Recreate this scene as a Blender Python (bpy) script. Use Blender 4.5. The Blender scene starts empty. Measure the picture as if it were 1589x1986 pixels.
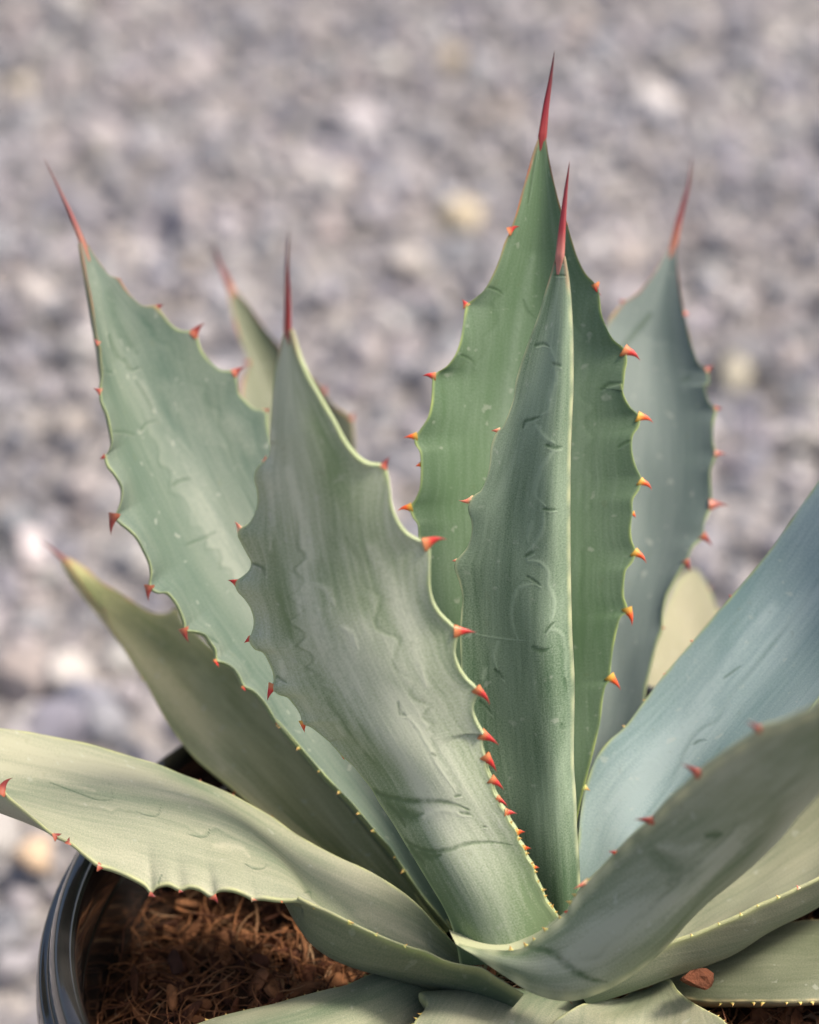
import bpy, math, random
import numpy as np
from mathutils import Vector

# ------------------------------------------------------------------ camera
random.seed(4); rng = np.random.default_rng(7)
scene = bpy.context.scene
PW, PH = 1589.0, 1986.0
FPX = PH / 2 / math.tan(math.radians(12.0))
PITCH = math.radians(31.5)
CAM = np.array([-0.018, -0.406, 0.555])
FWD = np.array([0, math.cos(PITCH), -math.sin(PITCH)])
UPV = np.array([0, math.sin(PITCH), math.cos(PITCH)])
RGT = np.array([1.0, 0, 0])
cd = bpy.data.cameras.new('camera'); cam = bpy.data.objects.new('camera', cd)
scene.collection.objects.link(cam); scene.camera = cam
cam.location = CAM; cam.rotation_euler = (math.pi / 2 - PITCH, 0, 0)
cd.sensor_fit = 'VERTICAL'; cd.sensor_height = 36.0
cd.lens = 18.0 / math.tan(math.radians(12.0))
cd.clip_start = 0.01; cd.clip_end = 200
cd.dof.use_dof = True; cd.dof.focus_distance = 0.524; cd.dof.aperture_fstop = 7.3
cd.dof.aperture_blades = 0

# ------------------------------------------------------------------ light
SUN_EL, SUN_AZ = math.radians(60), math.radians(-4)   # azimuth measured from +X towards +Y
world = bpy.data.worlds.new('World'); scene.world = world; world.use_nodes = True
wn = world.node_tree.nodes; bg = wn['Background']
sky = wn.new('ShaderNodeTexSky'); sky.sky_type = 'NISHITA'; sky.sun_disc = False
sky.sun_elevation = SUN_EL; sky.sun_rotation = math.pi / 2 - SUN_AZ
sky.air_density = 1.0; sky.dust_density = 7.0; sky.ozone_density = 1.0
world.node_tree.links.new(sky.outputs[0], bg.inputs[0]); bg.inputs[1].default_value = 0.125
sd = bpy.data.lights.new('sun', 'SUN'); sun = bpy.data.objects.new('sun', sd); scene.collection.objects.link(sun)
sd.energy = 2.9; sd.angle = math.radians(11); sd.color = (1.0, 0.885, 0.74)
sdir = Vector((math.cos(SUN_EL) * math.cos(SUN_AZ), math.cos(SUN_EL) * math.sin(SUN_AZ), math.sin(SUN_EL)))
sun.rotation_euler = sdir.to_track_quat('Z', 'Y').to_euler()
vs = scene.view_settings
vs.view_transform = 'Standard'; vs.look = 'None'; vs.gamma = 1.0; vs.use_curve_mapping = False
vs.exposure = 0.63
scene.cycles.use_denoising = True
scene.cycles.max_bounces = 8

# ------------------------------------------------------------------ helpers
def ray(px, py, d):
    """photo pixel + distance along the optical axis -> world point (arrays welcome)"""
    px = np.asarray(px, float); py = np.asarray(py, float); d = np.asarray(d, float)
    x = (px - PW / 2) / FPX * d; y = (PH / 2 - py) / FPX * d
    return CAM + d[..., None] * FWD + x[..., None] * RGT + y[..., None] * UPV

def proj(P):
    q = P - CAM; d = q @ FWD
    return np.stack([PW / 2 + (q @ RGT) / d * FPX, PH / 2 - (q @ UPV) / d * FPX], -1)

def tag(o, label=None, cat=None, group=None, kind=None):
    if label: o['label'] = label
    if cat: o['category'] = cat
    if group: o['group'] = group
    if kind: o['kind'] = kind
    return o

def link(name, me, parent=None):
    o = bpy.data.objects.new(name, me); scene.collection.objects.link(o)
    if parent: o.parent = parent
    return o

def mesh_np(name, V, F, mat=None, smooth=True):
    me = bpy.data.meshes.new(name)
    V = np.asarray(V, np.float32); F = np.asarray(F, np.int32)
    k = F.shape[1]
    me.vertices.add(len(V)); me.vertices.foreach_set('co', V.ravel())
    me.loops.add(F.size); me.loops.foreach_set('vertex_index', F.ravel())
    me.polygons.add(len(F)); me.polygons.foreach_set('loop_start', np.arange(0, F.size, k, dtype=np.int32))
    me.polygons.foreach_set('loop_total', np.full(len(F), k, np.int32))
    me.update(calc_edges=True)
    me.polygons.foreach_set('use_smooth', np.full(len(F), smooth, bool))
    if mat: me.materials.append(mat)
    return me

def colattr(me, name, arr):
    a = me.color_attributes.new(name, 'FLOAT_COLOR', 'POINT')
    arr = np.asarray(arr, np.float32)
    if arr.shape[1] == 3: arr = np.concatenate([arr, np.ones((len(arr), 1), np.float32)], 1)
    a.data.foreach_set('color', arr.ravel())

def catmull(pts, n):
    """smooth curve through pts, n samples, uniform in arc length"""
    p = np.asarray(pts, float)
    p = np.concatenate([[2 * p[0] - p[1]], p, [2 * p[-1] - p[-2]]])
    out = []
    for i in range(1, len(p) - 2):
        p0, p1, p2, p3 = p[i - 1:i + 3]
        t0 = 0.0
        t1 = t0 + max(np.linalg.norm(p1 - p0), 1e-6) ** .5
        t2 = t1 + max(np.linalg.norm(p2 - p1), 1e-6) ** .5
        t3 = t2 + max(np.linalg.norm(p3 - p2), 1e-6) ** .5
        t = np.linspace(t1, t2, 24, endpoint=False)[:, None]
        A1 = (t1 - t) / (t1 - t0) * p0 + (t - t0) / (t1 - t0) * p1
        A2 = (t2 - t) / (t2 - t1) * p1 + (t - t1) / (t2 - t1) * p2
        A3 = (t3 - t) / (t3 - t2) * p2 + (t - t2) / (t3 - t2) * p3
        B1 = (t2 - t) / (t2 - t0) * A1 + (t - t0) / (t2 - t0) * A2
        B2 = (t3 - t) / (t3 - t1) * A2 + (t - t1) / (t3 - t1) * A3
        out.append((t2 - t) / (t2 - t1) * B1 + (t - t1) / (t2 - t1) * B2)
    out.append(p[-2][None]); q = np.concatenate(out)
    return resample(q, n)

def resample(q, n):
    s = np.concatenate([[0], np.cumsum(np.linalg.norm(np.diff(q, axis=0), axis=1))])
    t = np.linspace(0, s[-1], n)
    return np.stack([np.interp(t, s, q[:, k]) for k in range(q.shape[1])], 1)

def smooth(a, sig):
    """gaussian along axis 0, ends mirrored about the end points so they stay put"""
    r = int(min(3 * sig, len(a) - 1)); k = np.exp(-.5 * (np.arange(-r, r + 1) / sig) ** 2); k /= k.sum()
    lo = 2 * a[0] - a[1:r + 1][::-1]; hi = 2 * a[-1] - a[-r - 1:-1][::-1]
    b = np.concatenate([lo, a, hi])
    return np.stack([np.convolve(b[:, i], k, 'valid') for i in range(a.shape[1])], 1)

def unit(v): return v / np.maximum(np.linalg.norm(v, axis=-1, keepdims=True), 1e-12)

def ease(keys, s):
    k = np.array(keys, float)
    if len(k) == 1: return np.full_like(s, k[0, 1])
    v = np.interp(s, k[:, 0], k[:, 1])[:, None]
    return smooth(v, max(len(s) * .05, 2))[:, 0]

# photo enlargements the outlines were read from: origin and scale
CROP = {0: (0, 0, 1.0), 1: (0, 250, .3776), 2: (0, 850, .3776), 3: (400, 800, .3776), 4: (750, 60, .4405),
        5: (750, 700, .4405), 6: (0, 1380, .4405), 7: (500, 1380, .4091), 8: (950, 1380, .4021)}
def px(k, *pts):
    ox, oy, sc = CROP[k]
    return [(ox + x * sc, oy + y * sc) for x, y in pts]

# ------------------------------------------------------------------ node helpers
def new_mat(name):
    m = bpy.data.materials.new(name); m.use_nodes = True
    nt = m.node_tree; return m, nt, nt.nodes, nt.links, nt.nodes['Principled BSDF']
def N(nodes, t, **kw):
    n = nodes.new(t)
    for k, v in kw.items(): setattr(n, k, v)
    return n
def mixc(nodes, links, fac, a, b, blend='MIX'):
    m = nodes.new('ShaderNodeMix'); m.data_type = 'RGBA'; m.blend_type = blend
    for sock, v in ((m.inputs[0], fac), (m.inputs[6], a), (m.inputs[7], b)):
        if hasattr(v, 'is_linked'): links.new(v, sock)
        elif isinstance(v, (int, float)): sock.default_value = v
        else: sock.default_value = (*v, 1)
    return m.outputs[2]
def mth(nodes, links, op, a, b=None, clamp=False):
    m = nodes.new('ShaderNodeMath'); m.operation = op; m.use_clamp = clamp
    for i, v in enumerate((a, b)):
        if v is None: continue
        if hasattr(v, 'is_linked'): links.new(v, m.inputs[i])
        else: m.inputs[i].default_value = v
    return m.outputs[0]
def ramp(nodes, links, fac, stops, interp='LINEAR'):
    r = nodes.new('ShaderNodeValToRGB'); r.color_ramp.interpolation = interp
    e = r.color_ramp.elements
    while len(e) < len(stops): e.new(0.5)
    for el, (p, c) in zip(e, stops): el.position = p; el.color = (*c, 1)
    links.new(fac, r.inputs[0]); return r.outputs[0]

# ------------------------------------------------------------------ materials
def leaf_material(name, bloom, green, edge=(.30, .36, .17), warm=(.34, .33, .2), warm_amt=.25, bloom_amt=.6, rough=.5):
    """waxy agave skin: powdery bloom over green flesh, rubbed off along the bud imprints"""
    m, nt, nd, ln, b = new_mat(name)
    at = N(nd, 'ShaderNodeAttribute', attribute_name='paint')      # R dark imprint and olive leaf's painted shade, G pale bloom, B margin, A tip
    uv = N(nd, 'ShaderNodeAttribute', attribute_name='luv')        # metres across / along the leaf
    sep = N(nd, 'ShaderNodeSeparateColor'); ln.new(at.outputs['Color'], sep.inputs[0])
    mp = N(nd, 'ShaderNodeMapping'); ln.new(uv.outputs['Vector'], mp.inputs[0])
    mp.inputs['Scale'].default_value = (1, .06, 1)
    stri = N(nd, 'ShaderNodeTexNoise'); stri.inputs['Scale'].default_value = 900; stri.inputs['Detail'].default_value = 3
    ln.new(mp.outputs[0], stri.inputs['Vector'])
    mp2 = N(nd, 'ShaderNodeMapping'); ln.new(uv.outputs['Vector'], mp2.inputs[0]); mp2.inputs['Scale'].default_value = (1, .24, 1)
    broad = N(nd, 'ShaderNodeTexNoise'); broad.inputs['Scale'].default_value = 60; broad.inputs['Detail'].default_value = 4
    broad.inputs['Distortion'].default_value = .6
    ln.new(mp2.outputs[0], broad.inputs['Vector'])
    grain = N(nd, 'ShaderNodeTexNoise'); grain.inputs['Scale'].default_value = 2600; grain.inputs['Detail'].default_value = 1
    ln.new(uv.outputs['Vector'], grain.inputs['Vector'])
    speck = N(nd, 'ShaderNodeTexNoise'); speck.inputs['Scale'].default_value = 330; speck.inputs['Detail'].default_value = 2
    ln.new(uv.outputs['Vector'], speck.inputs['Vector'])
    # how much bloom
    f = mth(nd, ln, 'MULTIPLY_ADD', broad.outputs['Fac'], 2.4); f.node.inputs[2].default_value = bloom_amt - 1.2
    f = mth(nd, ln, 'ADD', f, mth(nd, ln, 'MULTIPLY', mth(nd, ln, 'SUBTRACT', stri.outputs['Fac'], .5), .8))
    f = mth(nd, ln, 'ADD', f, mth(nd, ln, 'MULTIPLY', mth(nd, ln, 'SUBTRACT', grain.outputs['Fac'], .5), 1.0))
    f = mth(nd, ln, 'ADD', f, mth(nd, ln, 'MULTIPLY', sep.outputs[1], .55))
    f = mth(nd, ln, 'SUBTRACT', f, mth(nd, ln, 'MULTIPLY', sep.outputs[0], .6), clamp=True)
    col = mixc(nd, ln, f, green, bloom)
    wn_ = N(nd, 'ShaderNodeTexNoise'); wn_.inputs['Scale'].default_value = 45; wn_.inputs['Detail'].default_value = 3
    ln.new(mp2.outputs[0], wn_.inputs['Vector'])
    wf = mth(nd, ln, 'MULTIPLY', mth(nd, ln, 'SUBTRACT', wn_.outputs['Fac'], .42, clamp=True), warm_amt * 5, clamp=True)
    col = mixc(nd, ln, wf, col, warm)
    # scuffs and specks of wax
    sp = ramp(nd, ln, speck.outputs['Fac'], [(.66, (0, 0, 0)), (.72, (1, 1, 1))])
    col = mixc(nd, ln, mth(nd, ln, 'MULTIPLY', sp, .24), col, (.5, .52, .46))
    dk = ramp(nd, ln, speck.outputs['Fac'], [(.27, (1, 1, 1)), (.33, (0, 0, 0))])
    col = mixc(nd, ln, mth(nd, ln, 'MULTIPLY', dk, .14), col, (.12, .13, .06))
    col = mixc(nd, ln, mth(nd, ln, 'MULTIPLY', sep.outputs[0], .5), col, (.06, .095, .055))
    # horny margin, red-brown where it runs down from the spine
    ecol = mixc(nd, ln, at.outputs['Alpha'], edge, (.36, .075, .05))
    col = mixc(nd, ln, sep.outputs[2], col, ecol)
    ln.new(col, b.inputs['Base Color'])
    b.inputs['Roughness'].default_value = rough
    b.inputs['Specular IOR Level'].default_value = .24
    b.inputs['Subsurface Weight'].default_value = .06
    b.inputs['Subsurface Radius'].default_value = (.6, 1.0, .35); b.inputs['Subsurface Scale'].default_value = .0022
    b.inputs['Sheen Weight'].default_value = .0; b.inputs['Sheen Roughness'].default_value = .3
    h = mth(nd, ln, 'SUBTRACT', mth(nd, ln, 'MULTIPLY', sep.outputs[1], .35), mth(nd, ln, 'MULTIPLY', sep.outputs[0], .45))
    h = mth(nd, ln, 'ADD', h, mth(nd, ln, 'MULTIPLY', stri.outputs['Fac'], .35))
    h = mth(nd, ln, 'ADD', h, mth(nd, ln, 'MULTIPLY', grain.outputs['Fac'], .12))
    bp = N(nd, 'ShaderNodeBump'); bp.inputs['Strength'].default_value = .5; bp.inputs['Distance'].default_value = .0005
    ln.new(h, bp.inputs['Height']); ln.new(bp.outputs[0], b.inputs['Normal'])
    return m

def thorn_material(name, base, mid, tip):
    m, nt, nd, ln, b = new_mat(name)
    at = N(nd, 'ShaderNodeAttribute', attribute_name='along')
    no = N(nd, 'ShaderNodeTexNoise'); no.inputs['Scale'].default_value = 700
    f = mth(nd, ln, 'ADD', at.outputs['Fac'], mth(nd, ln, 'MULTIPLY', mth(nd, ln, 'SUBTRACT', no.outputs['Fac'], .5), .25))
    ln.new(ramp(nd, ln, f, [(0, base), (.28, mid), (.95, tip)]), b.inputs['Base Color'])
    b.inputs['Roughness'].default_value = .38
    b.inputs['Subsurface Weight'].default_value = .08 if 'spine' in name else .2; b.inputs['Subsurface Radius'].default_value = (1, .3, .15)
    b.inputs['Subsurface Scale'].default_value = .0015
    return m

TH = {'orange': thorn_material('thorn_orange', (.62, .36, .06), (.78, .11, .02), (.34, .03, .02)),
      'red': thorn_material('thorn_red', (.55, .2, .08), (.56, .035, .03), (.2, .016, .016)),
      'dark': thorn_material('thorn_dark', (.4, .12, .07), (.24, .035, .03), (.12, .025, .02)),
      'pink': thorn_material('thorn_pink', (.7, .5, .3), (.75, .25, .16), (.35, .08, .06)),
      'yellow': thorn_material('thorn_yellow', (.5, .5, .16), (.58, .44, .14), (.5, .2, .06)),
      'spine': thorn_material('spine_red', (.25, .03, .028), (.19, .009, .015), (.04, .009, .013)),
      'spine_dull': thorn_material('spine_dull', (.30, .12, .08), (.20, .05, .05), (.09, .04, .045)),
      'spine_pale': thorn_material('spine_pale', (.42, .17, .14), (.27, .03, .035), (.10, .012, .018))}

# ------------------------------------------------------------------ plant builder
plant = bpy.data.objects.new('agave_plant', None); scene.collection.objects.link(plant)
plant.location = (0.004, 0.0, 0.165)
tag(plant, 'spiny grey-green agave rosette with red thorns growing in a black pot', 'agave')
INV = np.array(plant.location)

def thorn(leaf, base, tip, tang, nrm, mat, wide=.5, hook=.18, name='thorn', rings=9, seg=10):
    ax = tip - base; L = np.linalg.norm(ax)
    if L < 1e-5: return
    a = ax / L
    t_ = tang - a * (tang @ a)
    t_ = t_ / (np.linalg.norm(t_) + 1e-9); n_ = np.cross(a, t_)
    ts = np.linspace(-.18, 1, rings); V = []; al = []
    for t in ts:
        tt = max(t, 0)
        r = (1 - tt) ** 1.25 * (1 + .9 * max(0, .18 - t)) + .012 * (1 - tt)
        c = base + ax * t + t_ * L * hook * (tt * (1 - tt) * 2.0)
        for k in range(seg):
            an = 2 * math.pi * k / seg
            V.append(c + t_ * math.cos(an) * r * wide * L * .5 + n_ * math.sin(an) * r * min(wide, .42) * L * .42)
            al.append(tt)
    V.append(base + ax * 1.01); al.append(1.0)
    F = []
    for i in range(rings - 1):
        for k in range(seg):
            F.append((i * seg + k, i * seg + (k + 1) % seg, (i + 1) * seg + (k + 1) % seg, (i + 1) * seg + k))
    top = (rings - 1) * seg
    me = bpy.data.meshes.new(name)
    FF = [tuple(f) for f in F] + [(top + k, top + (k + 1) % seg, len(V) - 1) for k in range(seg)]
    me.from_pydata([tuple(np.asarray(v) - INV) for v in V], [], FF); me.update()
    me.polygons.foreach_set('use_smooth', [True] * len(FF)); me.materials.append(TH[mat])
    at = me.attributes.new('along', 'FLOAT', 'POINT'); at.data.foreach_set('value', np.asarray(al, np.float32))
    return link(name, me, leaf)

def seg_dist(P, line):
    d = np.full(len(P), 1e9)
    for (a, b) in zip(line[:-1], line[1:]):
        a = np.array(a); b = np.array(b); ab = b - a
        t = np.clip(((P - a) @ ab) / max(ab @ ab, 1e-9), 0, 1)
        d = np.minimum(d, np.linalg.norm(P - a - t[:, None] * ab, axis=1))
    return d

ZLOG = []
def leaf(mat, left, right, dl, dr, sag, thick, spine=None, spine_mat='spine', spine_w=.0042, thorns=(), dark=(), pale=(), ns=420, nu=90,
         kexp=2.0, skew=None, bexp=.65, red=0.0, label=None, edge_px=5.0, order='tip', wob=.0006, spine_d=None, denticles=None, nup=None, nbase=None, ghost=()):
    """left/right margins (photo outline, tip to base), their depths, channel depth (sag, share of width) and flesh thickness (m)"""
    if order == 'tip': left = left[::-1]; right = right[::-1]
    Lp = catmull(left, ns); Rp = catmull(right, ns); s = np.linspace(0, 1, ns)
    Ld = ease(dl, s); Rd = ease(dr, s)
    L = ray(Lp[:, 0], Lp[:, 1], Ld); R = ray(Rp[:, 0], Rp[:, 1], Rd)
    sg = ns * .055
    Ls = smooth(L, sg); Rs = smooth(R, sg)
    M = (Ls + Rs) / 2; T = unit(np.gradient(M, axis=0)); c = Rs - Ls
    n = np.cross(c, T)
    if nup is not None: n = n * np.sign(np.sum(n * np.array(nup), 1, keepdims=True))
    else: n = n * np.sign(np.sum(n * (CAM - M), 1, keepdims=True))
    n = unit(n)
    if nbase is not None:
        w_ = np.clip(s / .30, 0, 1) ** 1.5; w_ = (w_ * w_ * (3 - 2 * w_))[:, None]; n = n * w_ + unit(np.array(nbase, float))[None] * (1 - w_)
    n = unit(smooth(unit(n), ns * .06))
    W = np.linalg.norm(c, axis=1)
    u = np.sin(np.linspace(-1, 1, nu) * math.pi / 2) * .35 + np.linspace(-1, 1, nu) * .65
    a = (u + 1) / 2
    P = Ls[:, None] * (1 - a)[None, :, None] + Rs[:, None] * a[None, :, None]
    wl = np.clip(-u, 0, 1) ** 4; wr = np.clip(u, 0, 1) ** 4
    P += (L - Ls)[:, None] * wl[None, :, None] + (R - Rs)[:, None] * wr[None, :, None]
    SG = ease(sag, s) * W
    TK = ease(thick, s); tp = np.clip((1 - s) / .14, 0, 1) ** .7; TK = TK * (.22 + .78 * tp); SG = SG * (.3 + .7 * tp)
    bul = 1 - np.abs(u) ** kexp
    if skew: bul = np.clip(a, 0, 1) ** skew[0] * np.clip(1 - a, 0, 1) ** skew[1]; bul = bul / bul.max()
    P += n[:, None] * (SG[:, None] * bul[None])[..., None]
    # gentle unevenness of the flesh
    ph = rng.uniform(0, 6, 8)
    wv = (np.sin(s * 17 + ph[0])[:, None] * np.sin(u * 2.3 + ph[1])[None] + .6 * np.sin(s * 31 + ph[2])[:, None] * np.sin(u * 4.1 + ph[3])[None]
          + .5 * np.sin(s[:, None] * 23 + u[None] * 3 + ph[4])) * np.minimum(1, s * 6)[:, None] * np.clip(1.15 - s, 0, 1)[:, None]
    P += n[:, None] * (wv * wob * (1 - u ** 4)[None])[..., None]
    nb = 22; ub = np.sin(np.linspace(-1, 1, nb) * math.pi / 2)
    prof = np.clip(1 - ub ** 2, 0, 1) ** bexp
    j = np.interp(ub, u, np.arange(nu)); j0 = np.minimum(j.astype(int), nu - 2); jf = (j - j0)[None, :, None]
    back = P[:, j0] * (1 - jf) + P[:, j0 + 1] * jf - n[:, None] * (TK[:, None] * prof[None] + .0004)[..., None]
    P = P + n[:, None] * .0004
    mx, my = np.meshgrid(np.arange(nu - 1), np.arange(ns - 1))
    i0 = (my * nu + mx).ravel(); q = np.stack([i0, i0 + 1, i0 + nu + 1, i0 + nu], 1)
    off = ns * nu; nv = off + ns * nb
    r = np.arange(ns - 1)
    bx, by = np.meshgrid(np.arange(nb - 1), r); b0 = (by * nb + bx).ravel() + off; qb = np.stack([b0, b0 + nb, b0 + nb + 1, b0 + 1], 1)
    eL = np.stack([r * nu, (r + 1) * nu, (r + 1) * nb + off, r * nb + off], 1)
    eR = np.stack([r * nu + nu - 1, r * nb + nb - 1 + off, (r + 1) * nb + nb - 1 + off, (r + 1) * nu + nu - 1], 1)
    F = np.concatenate([q, qb, eL, eR])
    V = np.concatenate([P.reshape(-1, 3), back.reshape(-1, 3)])
    # orientation: front normal must follow n
    mid = (ns // 2) * nu + nu // 2
    fn = np.cross(V[mid + 1] - V[mid], V[mid + nu] - V[mid])
    if fn @ n[ns // 2] < 0: F = F[:, ::-1]
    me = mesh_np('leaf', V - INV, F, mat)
    # paint
    pix = proj(P.reshape(-1, 3)); paint = np.zeros((nv, 4), np.float32)
    gx, gy = pix[:, 0], pix[:, 1]
    brk = .78 + .22 * np.sin(gx * .21 + 2 * np.sin(gy * .13)) * np.sin(gy * .17 + 2 * np.sin(gx * .11))
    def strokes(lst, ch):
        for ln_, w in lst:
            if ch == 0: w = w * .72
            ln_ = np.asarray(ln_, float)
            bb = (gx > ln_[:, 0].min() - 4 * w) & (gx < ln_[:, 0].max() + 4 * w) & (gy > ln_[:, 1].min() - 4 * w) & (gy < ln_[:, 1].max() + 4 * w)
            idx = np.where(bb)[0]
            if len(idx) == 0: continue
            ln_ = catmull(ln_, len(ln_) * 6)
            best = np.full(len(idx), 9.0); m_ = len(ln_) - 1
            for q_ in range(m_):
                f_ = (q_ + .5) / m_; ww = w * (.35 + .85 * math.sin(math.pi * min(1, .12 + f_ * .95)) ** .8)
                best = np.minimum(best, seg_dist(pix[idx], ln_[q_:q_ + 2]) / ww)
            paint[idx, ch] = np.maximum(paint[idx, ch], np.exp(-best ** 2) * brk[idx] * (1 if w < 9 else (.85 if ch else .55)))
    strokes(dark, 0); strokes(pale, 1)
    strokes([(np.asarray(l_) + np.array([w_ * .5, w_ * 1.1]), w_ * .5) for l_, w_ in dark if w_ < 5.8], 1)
    for (sd_, u0, kk, s0, s1, amt) in ghost:   # faint print of the neighbouring leaf's toothed edge
        ex = np.sum((L - Ls if sd_ < 0 else R - Rs) * unit(c), 1)
        sh = np.interp(s, np.linspace(s0, s1, ns), ex) * kk
        ug = (u0[0] + (u0[1] - u0[0]) * s) + sh / np.maximum(W, .006) * 2
        dist = (u[None] - ug[:, None]) * W[:, None] / 2 * (1 if sd_ < 0 else -1)
        win = (np.clip((s - s0) / .06, 0, 1) * np.clip((s1 - s) / .06, 0, 1))[:, None] * (.7 + .3 * np.sin(s * 41 + ph[7]))[:, None]
        pl = np.exp(-np.clip(dist, 0, None) / .0035) / (1 + np.exp(-dist / .00018)) * win * amt
        paint[:off, 1] = np.maximum(paint[:off, 1], pl.ravel())
        dk = np.exp(-((dist + .0005) / .0006) ** 2) * win * amt * .45
        paint[:off, 0] = np.maximum(paint[:off, 0], dk.ravel())
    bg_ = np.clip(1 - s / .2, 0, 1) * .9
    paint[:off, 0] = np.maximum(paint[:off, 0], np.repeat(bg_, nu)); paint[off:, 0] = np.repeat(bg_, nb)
    ed = (1 - np.abs(u))[None] * W[:, None] / 2
    em = np.clip(1.25 - ed / (edge_px * 1.1e-4), 0, 1) ** 1.0
    em = em * np.clip(.35 + .65 * np.minimum(1, W[:, None] / .01), 0, 1)
    emb = np.clip(1.25 - (1 - np.abs(ub))[None] * W[:, None] / 2 / (edge_px * 1.1e-4), 0, 1)
    em = em * np.clip(.62 + .3 * np.sin(s * 37 + ph[0]) * np.sin(s * 61 + ph[3]) + .22 * np.sin(s * 143 + ph[4]), .2, 1)[:, None]
    paint[:off, 2] = em.ravel(); paint[off:, 2] = emb.ravel() * .7
    if red > 0:
        rr = np.clip((s - (1 - red)) / red * 1.4, 0, 1)
        paint[:off, 3] = np.repeat(rr, nu); paint[off:, 3] = np.repeat(rr, nb) * .25
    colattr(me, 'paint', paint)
    along = np.concatenate([[0], np.cumsum(np.linalg.norm(np.diff(M, axis=0), axis=1))])
    def uvs(uu, z):
        X_ = uu[None] * np.maximum(W[:, None] / 2, .012) + ph[5] * .3; Y_ = np.repeat(along[:, None], len(uu), 1) + ph[6] * .2
        return np.stack([X_, Y_, np.full_like(X_, z)], -1).reshape(-1, 3)
    at = me.attributes.new('luv', 'FLOAT_VECTOR', 'POINT')
    at.data.foreach_set('vector', np.concatenate([uvs(u, 0), uvs(ub, .37)]).astype(np.float32).ravel())
    o = link('leaf', me, plant)
    if label: o['label'] = label
    ZLOG.append((mat.name, V[:, 2].min(), V[:, 2].max(), M[0], M[-1]))
    # marginal thorns
    edges = [(Lp, L, -1), (Rp, R, 1)]
    for t in thorns:
        (bx, by), (tx, ty), mt = t[:3]
        hk = t[3] if len(t) > 3 else .15
        best = None
        for e, X, sd_ in edges:
            dd = np.hypot(e[:, 0] - bx, e[:, 1] - by); i = dd.argmin()
            if best is None or dd[i] < best[0]: best = (dd[i], i, X, sd_, e)
        _, i, X, sd_, e = best
        i = min(max(i, 2), ns - 3)
        d = (X[i] - CAM) @ FWD
        dirx = np.array([tx - bx, ty - by]); base2 = e[i]; tip2 = np.array([tx, ty])
        lw = np.linalg.norm(tip2 - base2) / FPX * d
        tip = ray(tip2[0], tip2[1], d) + n[i] * lw * random.uniform(-.15, .25)
        tg = unit(X[i + 2] - X[i - 2])
        thorn(o, X[i] - n[i] * .0001, tip, tg, n[i], mt, wide=max(.58, min(.85, .0016 / max(lw, 1e-4))), hook=hk * (1 if tg @ UPV > 0 else -1))
    if denticles:   # small regular teeth low on the margins
        for (sd_, s0, s1, cnt, ln_m, mt) in denticles:
            X = L if sd_ < 0 else R
            for q_ in range(cnt):
                i = int((s0 + (s1 - s0) * (q_ + random.uniform(.25, .75)) / cnt) * (ns - 1)); i = min(max(i, 2), ns - 3)
                outw = unit((L[i] - R[i]) * (-sd_) ) if sd_ > 0 else unit(L[i] - R[i])
                outw = unit(L[i] - R[i]) if sd_ < 0 else unit(R[i] - L[i])
                tg = unit(X[i + 2] - X[i - 2]); outw = unit(outw - tg * (outw @ tg)); outw = unit(outw + tg * random.uniform(-.2, .35))
                l_ = ln_m * random.uniform(.6, 1.3)
                thorn(o, X[i], X[i] + outw * l_, tg, n[i], mt, wide=1.0, hook=.1, rings=6, seg=6)
    if spine:
        b3 = M[-1] + n[-1] * (SG[-1] + .0002)
        d = (b3 - CAM) @ FWD
        tipd = d + (spine_d or 0)
        pts = [proj(b3[None])[0]] + list(spine)
        lenw = np.linalg.norm(np.array(pts[-1]) - pts[0]) / FPX * d
        cu = catmull(pts, 26); dd = np.linspace(d, tipd, 26)
        C = ray(cu[:, 0], cu[:, 1], dd)
        i0_ = [min(ns - 1, max(0, ns - 1 - int(ns * f_))) for f_ in (.036, .026, .016, .008)]
        C = np.concatenate([[M[i_] + n[i_] * (SG[i_] * .9) for i_ in i0_], C]); m_ = len(C)
        tt = np.concatenate([[0] * 4, np.linspace(0, 1, 26)]); grow = np.concatenate([[.12, .45, .72, .92], np.ones(26)])
        side = unit(c[-1]); V = []; al = []; seg = 14
        for i in range(m_):
            rr = spine_w * .5 * ((1 - tt[i]) ** .8 * .97 + .02) * grow[i]
            for k_ in range(seg):
                an = 2 * math.pi * k_ / seg
                g = 1 - .35 * math.exp(-((an - math.pi / 2) / .5) ** 2) * (1 - tt[i]) # shallow groove
                V.append(C[i] + side * math.cos(an) * rr + n[-1] * math.sin(an) * rr * .8 * g); al.append(tt[i])
        Fq = [(i * seg + k_, i * seg + (k_ + 1) % seg, (i + 1) * seg + (k_ + 1) % seg, (i + 1) * seg + k_) for i in range(m_ - 1) for k_ in range(seg)]
        Fq += [tuple((m_ - 1) * seg + k_ for k_ in range(seg))]
        me = bpy.data.meshes.new('terminal_spine')
        me.from_pydata([tuple(v - INV) for v in V], [], Fq); me.update()
        me.polygons.foreach_set('use_smooth', [True] * len(Fq)); me.materials.append(TH[spine_mat])
        at = me.attributes.new('along', 'FLOAT', 'POINT'); at.data.foreach_set('value', np.asarray(al, np.float32))
        link('terminal_spine', me, o)
    return o

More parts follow.
